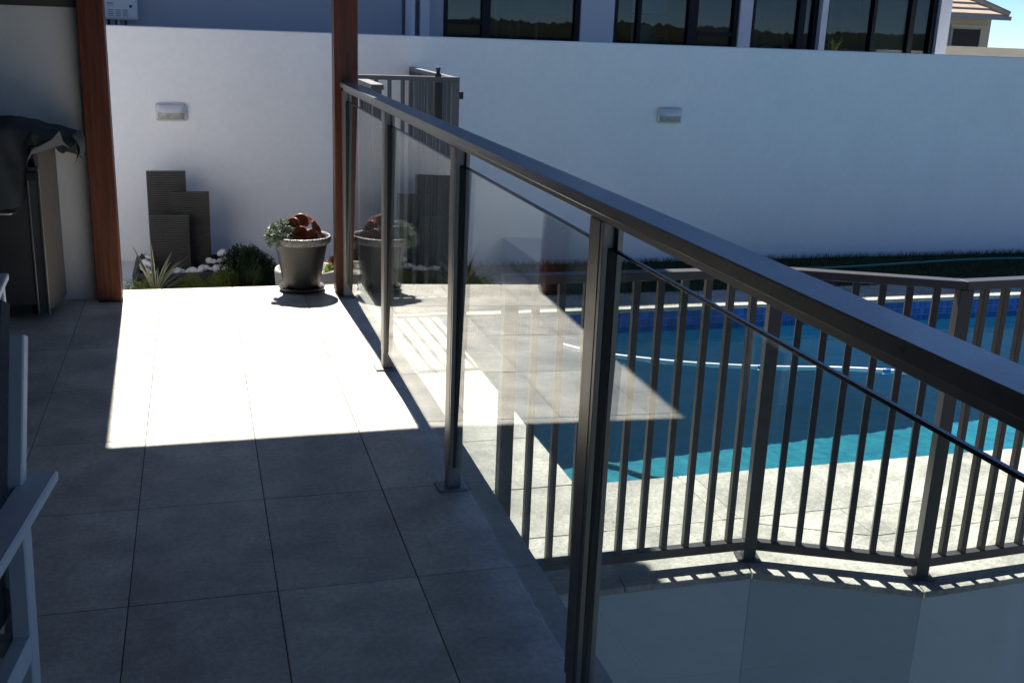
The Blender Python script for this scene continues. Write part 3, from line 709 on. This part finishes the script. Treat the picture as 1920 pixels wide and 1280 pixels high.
# ------------------------------------------------------------------ chairs
def chair(loc, rz, label):
    t = bpy.data.objects.new('garden_chair', None); C.objects.link(t); ORI[t] = Vector((0, 0, 0)); tag(t, label, 'chair', 'white framed garden chairs')
    W_ = 'chair_white'
    for s in (-1, 1):
        a, b = sorted((s*.270, s*.335)); box('armrest', a, b, -.37, .22, .637, .662, W_, t, .004)
        a, b = sorted((s*.285, s*.320)); 
        box('leg', a, b, -.36, -.31, .0, .6365, W_, t, .003)
        bm = bmesh.new(); addbox(bm, a, b, -.025, .025, 0, .6365, .003)
        for vv in bm.verts: vv.co.y += .03-.06*(1-vv.co.z/.6365)
        bmo('leg', bm, W_, t)
        box('seat_rail', a+.001, b-.001, -.309, .0, .365, .415, W_, t, .003)
        a, b = sorted((s*.254, s*.284)); bm = bmesh.new(); addbox(bm, a, b, -.017, .017, 0, .62, .003)
        bmesh.ops.rotate(bm, verts=bm.verts, cent=(0, 0, 0), matrix=Matrix.Rotation(R(-21), 3, 'X'))
        bmesh.ops.translate(bm, verts=bm.verts, vec=(0, .045, .36)); bmo('back_post', bm, W_, t)
    box('front_rail', -.284, .284, -.355, -.325, .37, .41, W_, t, .003)
    box('rear_rail', -.284, .284, .0, .03, .36, .40, W_, t, .003)
    def cush(name, sx, sy, sz, rot, tr):
        bm = bmesh.new(); addbox(bm, -sx/2, sx/2, -sy/2, sy/2, -sz/2, sz/2); bmesh.ops.subdivide_edges(bm, edges=bm.edges[:], cuts=6, use_grid_fill=True)
        for vv in bm.verts:
            kx = min(1, (1-abs(vv.co.x)/(sx/2))*5); ky = min(1, (1-abs(vv.co.y)/(sy/2))*5); vv.co.z *= .45+.55*math.sqrt(max(0, kx*ky))
        bmesh.ops.rotate(bm, verts=bm.verts, cent=(0, 0, 0), matrix=Matrix.Rotation(rot, 3, 'X')); bmesh.ops.translate(bm, verts=bm.verts, vec=tr); bmo(name, bm, 'cushion', t, True)
    cush('seat_cushion', .53, .46, .10, R(-3), (0, -.13, .46))
    cush('back_cushion', .545, .62, .13, R(68), (0, .075, .74))
    t.location = loc; t.rotation_euler = (0, 0, rz)
    return t
chair((-.663, 2.055, 0), -.116, 'white framed chair with dark cushions nearest the camera at lower left')
chair((-.985, 3.73, 0), math.pi+.05, 'white framed chair near the barbecue, only arm and leg visible')

# ------------------------------------------------------------------ hoses
pts = [(2.45, 7.03, ZW), (2.56, 6.86, ZW), (2.69, 6.74, ZW), (2.85, 6.63, ZW), (3.18, 6.45, ZW), (3.66, 6.28, ZW), (4.18, 6.17, ZW), (4.5, 6.06, ZW), (4.72, 5.96, ZW), (4.85, 5.80, ZW), (5.1, 5.65, ZW), (5.6, 5.6, ZW)]
fh = thing('pool_hose', (3.6, 6.3, ZW), 'white floating cleaner hose drifting across the pool water', 'hose')
tube('hose', smooth_pts(pts, 10), .016, 'hose_white', fh, 8)
for c_ in ((3.66, 6.28), (4.5, 6.06), (5.1, 5.65)): tube('connector', [(c_[0]-.025, c_[1]+.009, ZW), (c_[0]+.025, c_[1]-.009, ZW)], .0185, 'hose_blue', fh, 10)
gh = tube('garden_hose', smooth_pts([(4.4, 8.33, -.405), (4.86, 8.35, -.40), (5.45, 8.35, -.405), (6.35, 8.43, -.40), (7.1, 8.515, -.40), (7.75, 8.525, -.405), (9, 8.4, -.40)], 8), .011, 'hose_teal', None, 8)
tag(gh, 'thin green garden hose lying along the dark lawn strip', 'hose')
dh = tube('submerged_hose', smooth_pts([(2.2, 6.9, FZ(2.2)+.018), (2.68, 6.57, FZ(2.7)+.018), (2.88, 6.30, FZ(2.9)+.018), (3.11, 6.15, FZ(3.1)+.018), (3.6, 6.0, FZ(3.6)+.018)], 8), .022, 'hose_dark', None, 8)
tag(dh, 'dark green hose lying on the sunlit pool floor', 'hose')

# ------------------------------------------------------------------ neighbouring house
NY = 10.6
nh = thing('neighbour_house', (4, NY, -.6), 'blue grey house with dark framed windows behind the white wall', 'house')
box('wall', -6, 1.93, NY, NY+.2, -.59, 3.25, 'neighbour_paint', nh)
box('pilaster', 2.10, 2.19, NY-.05, NY+.2, -.59, 3.25, 'pillar_paint', nh)
tube('downpipe', [(2.01, NY-.01, -.59), (2.01, NY-.01, 3.2)], .048, 'pillar_paint', nh, 14)
box('wall', 1.935, 2.095, NY+.06, NY+.2, -.59, 3.25, 'neighbour_paint', nh)
box('wall', 2.195, 2.335, NY+.001, NY+.2, -.59, 3.25, 'neighbour_paint', nh)
for (a, b) in ((3.74, 4.093), (5.49, 5.632)): box('pillar', a, b, NY, NY+.2, -.59, 3.25, 'pillar_paint', nh)
box('pillar', 6.425, 6.497, NY-.04, NY+.2, -.59, 3.25, 'pillar_paint', nh)
box('pillar', 7.90, 8.04, NY-.02, NY+.2, -.59, 3.25, 'pillar_paint', nh)
for (a, b) in ((2.336, 3.739), (4.094, 5.489), (5.633, 6.424), (6.498, 7.899)):
    box('sill_wall', a, b, NY+.01, NY+.2, -.59, .25, 'neighbour_paint', nh); box('lintel_wall', a, b, NY+.01, NY+.2, 2.75, 3.25, 'neighbour_paint', nh)
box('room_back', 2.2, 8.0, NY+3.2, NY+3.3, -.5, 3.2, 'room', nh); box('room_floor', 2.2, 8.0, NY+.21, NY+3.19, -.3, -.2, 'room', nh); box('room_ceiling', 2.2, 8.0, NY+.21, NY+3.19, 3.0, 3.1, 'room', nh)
box('roof', -6, 8.15, NY-.08, NY+6, 3.251, 3.36, 'fascia', nh)
box('end_wall', 7.95, 8.15, NY+.201, NY+6, -.59, 3.25, 'neighbour_paint', nh); box('end_wall', -6, -5.8, NY+.201, NY+6, -.59, 3.25, 'neighbour_paint', nh)
box('rear_wall', -6, 8.15, NY+6.0, NY+6.2, -.59, 3.25, 'neighbour_paint', nh)
def window(x0, x1, mulls, trans=(), dark=()):
    w_ = bpy.data.objects.new('window', None); C.objects.link(w_); w_.parent = nh; ORI[w_] = ORI[nh]
    z0, z1 = .251, 2.749
    box('frame', x0+.001, x0+.05, NY+.03, NY+.12, z0, z1, 'black_frame', w_); box('frame', x1-.05, x1-.001, NY+.03, NY+.12, z0, z1, 'black_frame', w_)
    box('frame', x0+.051, x1-.051, NY+.031, NY+.119, z0, z0+.06, 'black_frame', w_); box('frame', x0+.051, x1-.051, NY+.031, NY+.119, z1-.06, z1, 'black_frame', w_)
    e = [x0+.051]
    for (a, b) in mulls:
        box('mullion', a, b, NY+.032, NY+.118, z0+.061, z1-.061, 'black_frame', w_); e += [a-.001, b+.001]
    e.append(x1-.051)
    for k in range(0, len(e), 2): box('pane', e[k], e[k+1], NY+.072, NY+.08, z0+.061, z1-.061, 'window_glass', w_)
    for (a, b, z) in trans: box('transom', a, b, NY+.033, NY+.117, z-.02, z+.02, 'black_frame', w_)
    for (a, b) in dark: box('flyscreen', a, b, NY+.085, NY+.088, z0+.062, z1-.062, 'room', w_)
    return w_
def drape(x0, x1, y, m, parent, z0=.0, z1=2.9, n=10):
    v = []; fc = []; k = max(4, int((x1-x0)/.012))
    for i in range(k+1):
        x = x0+(x1-x0)*i/k; yy = y+.03*math.sin(x*55)+.012*math.sin(x*131); v += [(x, yy, z0), (x, yy, z1)]
    for i in range(k): fc.append((2*i, 2*i+1, 2*i+3, 2*i+2))
    return pyo('curtain', v, fc, m, parent, True)
w1 = window(2.336, 3.739, [(2.73, 2.815)], [(2.39, 2.728, 1.60)], [(2.39, 2.728)])
drape(2.83, 2.96, NY+.30, 'curtain', w1); drape(2.99, 3.19, NY+.30, 'curtain', w1)
box('blind', 3.20, 3.66, NY+.26, NY+.27, 1.72, 2.9, 'curtain', w1); box('lamp_stand', 3.45, 3.48, NY+.6, NY+.63, -.2, 1.75, 'cover_lining', w1)
w2 = window(4.094, 5.489, [(4.36, 4.40), (4.925, 5.03)], [(5.04, 5.43, 1.58)], [(5.04, 5.43)])
box('blind', 4.41, 4.80, NY+.30, NY+.31, 1.35, 1.745, 'blind', w2); box('blind', 4.41, 4.80, NY+.32, NY+.33, 1.76, 2.9, 'blind', w2)
w3 = window(5.633, 6.424, [(6.20, 6.275)], (), [(6.285, 6.37)])
drape(5.69, 6.18, NY+.25, 'curtain', w3, 0, 1.86); box('picture', 5.93, 6.08, NY+.20, NY+.215, 1.62, 2.3, 'room', w3)
w4 = window(6.498, 7.899, [(7.10, 7.14), (7.57, 7.63)], (), [(7.15, 7.56)])
drape(6.56, 6.62, NY+.25, 'curtain', w4); drape(6.68, 6.80, NY+.27, 'curtain', w4); drape(6.88, 7.08, NY+.27, 'curtain', w4); drape(7.65, 7.72, NY+.27, 'curtain', w4)
# sculpture standing inside the second window
scu = thing('sculpture', (4.72, NY+.2, 1.0), 'dark curved leaping sculpture standing inside the second window', 'sculpture')
tube('body', smooth_pts([(4.49, NY+.2, 1.645), (4.53, NY+.2, 1.70), (4.60, NY+.2, 1.725), (4.68, NY+.2, 1.70), (4.73, NY+.2, 1.63), (4.745, NY+.2, 1.55), (4.74, NY+.2, 1.4), (4.74, NY+.2, 1.0)], 6), [.012+.045*min(1, i/26) for i in range(43)], 'black_frame', scu, 10)
tube('fin', smooth_pts([(4.72, NY+.2, 1.60), (4.66, NY+.2, 1.555), (4.61, NY+.2, 1.53)], 4), [.03-.0025*i for i in range(9)], 'black_frame', scu, 8)
box('plinth', 4.55, 4.92, NY+.13, NY+.30, .2, 1.42, 'room', scu)
# potted palm in front of the house
pp = thing('small_palm', (6.48, 10.3, -.6), 'small bright green palm tips showing over the white wall', 'plant')
rr = random.Random(5)
for k in range(9):
    strap('frond', (6.42, 10.25, 1.42), rr.uniform(0, 6.28), R(rr.uniform(50, 85)), rr.uniform(.14, .24), .009, rr.uniform(.2, .9), 'moss_leaf', pp, 6)
tube('stem', [(6.42, 10.25, -.59), (6.42, 10.25, 1.43)], [.04, .02], 'dry_leaf', pp)
# gas water heater
he = thing('water_heater', (-.61, NY-.1, 1.5), 'white wall mounted gas water heater with vent slots at top left', 'heater')
HX0, HX1, HZ = -.745, -.455, 1.505
box('case', HX0, HX1, NY-.20, NY-.001, HZ, HZ+.56, 'heater_white', he, .01)
box('cover_panel', HX0+.03, HX1-.012, NY-.212, NY-.2005, HZ+.014, HZ+.545, 'heater_white', he, .004)
for c_ in range(3):
    for k in range(4): box('vent_slot', HX0+.05+c_*.06, HX0+.095+c_*.06, NY-.2135, NY-.2121, HZ+.03+k*.0155, HZ+.037+k*.0155, 'heater_slot', he)
lathe('port', [(0, 0), (.013, 0), (.011, .004), (0, .004)], (0, 0, 0), 'rubber', he, 14).matrix_local = Matrix.Translation(Vector((HX1-.05, NY-.2125, HZ+.115))-ORI[he]) @ Matrix.Rotation(R(90), 4, 'X') @ Matrix.Translation(ORI[he])
for k in range(6): box('lettering', HX0+.047+k*.0095, HX0+.0545+k*.0095, NY-.2135, NY-.2121, HZ+.130, HZ+.143-(k % 3)*.002, 'mark_red', he)
for k in range(5): box('lettering', HX0+.05+k*.011, HX0+.058+k*.011, NY-.2135, NY-.2121, HZ+.114, HZ+.122, 'mark_grey', he)
for (x, m) in ((-.70, 'rubber'), (-.64, 'copper'), (-.62, 'heater_white'), (-.56, 'copper')): tube('pipe', [(x, NY-.1, -.59), (x, NY-.1, HZ)], .011, m, he, 8)

# ------------------------------------------------------------------ far house and parapet
fh2 = thing('far_house', (22, 32, -2.3), 'cream house with tiled hip roof far behind at top right', 'house')
FY = 30
box('wall', 17, 24.33, FY, FY+.3, -2.29, 2.36, 'cream_wall', fh2)
box('wall', 24.03, 24.329, FY+.301, FY+8, -2.29, 2.36, 'cream_wall', fh2)
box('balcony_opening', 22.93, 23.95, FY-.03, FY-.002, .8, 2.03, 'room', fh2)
box('opening_trim', 23.951, 24.0, FY-.05, FY-.002, .8, 2.08, 'cream_wall', fh2); box('opening_trim', 22.84, 22.929, FY-.05, FY-.002, .8, 2.08, 'fascia', fh2)
box('opening_head', 22.84, 24.2, FY-.06, FY-.002, 2.081, 2.16, 'cream_wall', fh2)
rf = pyo('roof', [(16, FY-.6, 2.42), (24.42, FY-.6, 2.42), (24.42, FY+9, 2.42), (16, FY+9, 2.42), (20.6, FY+4.2, 4.95), (16, FY+4.2, 4.95)], [(0, 1, 4, 5), (1, 2, 4), (2, 3, 5, 4), (0, 3, 5), (0, 1, 2, 3)], 'roof_tile', fh2)
for k in range(14):
    t0 = k/15; t1 = (k+1.25)/15
    y0, z0 = FY-.6+4.8*t0, 2.42+2.53*t0; y1, z1 = FY-.6+4.8*t1, 2.42+2.53*t1; xr0 = 24.42-3.82*t0; xr1 = 24.42-3.82*t1
    pyo('tile_course', [(16, y0, z0+.09), (xr0, y0, z0+.09), (xr1, y1, z1+.03), (16, y1, z1+.03), (16, y0, z0+.02), (xr0, y0, z0+.02)], [(0, 1, 2, 3), (0, 1, 5, 4)], 'roof_tile', rf)
tube('hip_cap', [(24.44, FY-.62, 2.50), (20.6, FY+4.2, 5.03)], .11, 'roof_tile', rf, 8)
box('gutter', 16, 24.47, FY-.72, FY-.601, 2.33, 2.45, 'fascia', rf)
box('eave_soffit', 16, 24.42, FY-.6, FY-.001, 2.361, 2.40, 'cream_wall', rf)
bp = box('parapet_wall', 8.6, 22, 13.6, 13.8, -.6, 1.545, 'beige_wall', None, .01); tag(bp, 'beige parapet wall between the blue house and the far house', 'wall')

# belt of trees far behind the camera, seen only as a dark band mirrored in the windows
v = []; fc = []; n = 1500
for i in range(n+1):
    x = -150+600*i/n; hgt = 2.6+.25*math.sin(x*.11)+.2*math.sin(x*.29+1)+random.uniform(-.3, .3)
    for (dy, k) in ((0, 0), (1.2, .55), (.2, .85), (-1.5, 1.0), (-4, .9), (-6, 0)): v.append((x+random.uniform(-.3, .3), -150+dy, -2.3+(hgt+2.3)*k+random.uniform(-.2, .2)*(k > 0)))
for i in range(n):
    for j in range(5): a = i*6+j; fc.append((a, a+6, a+7, a+1))
o = pyo('distant_trees', v, fc, 'grass_soil', None, True); tag(o, 'belt of dark distant trees mirrored in the house windows', 'trees', kind='stuff')
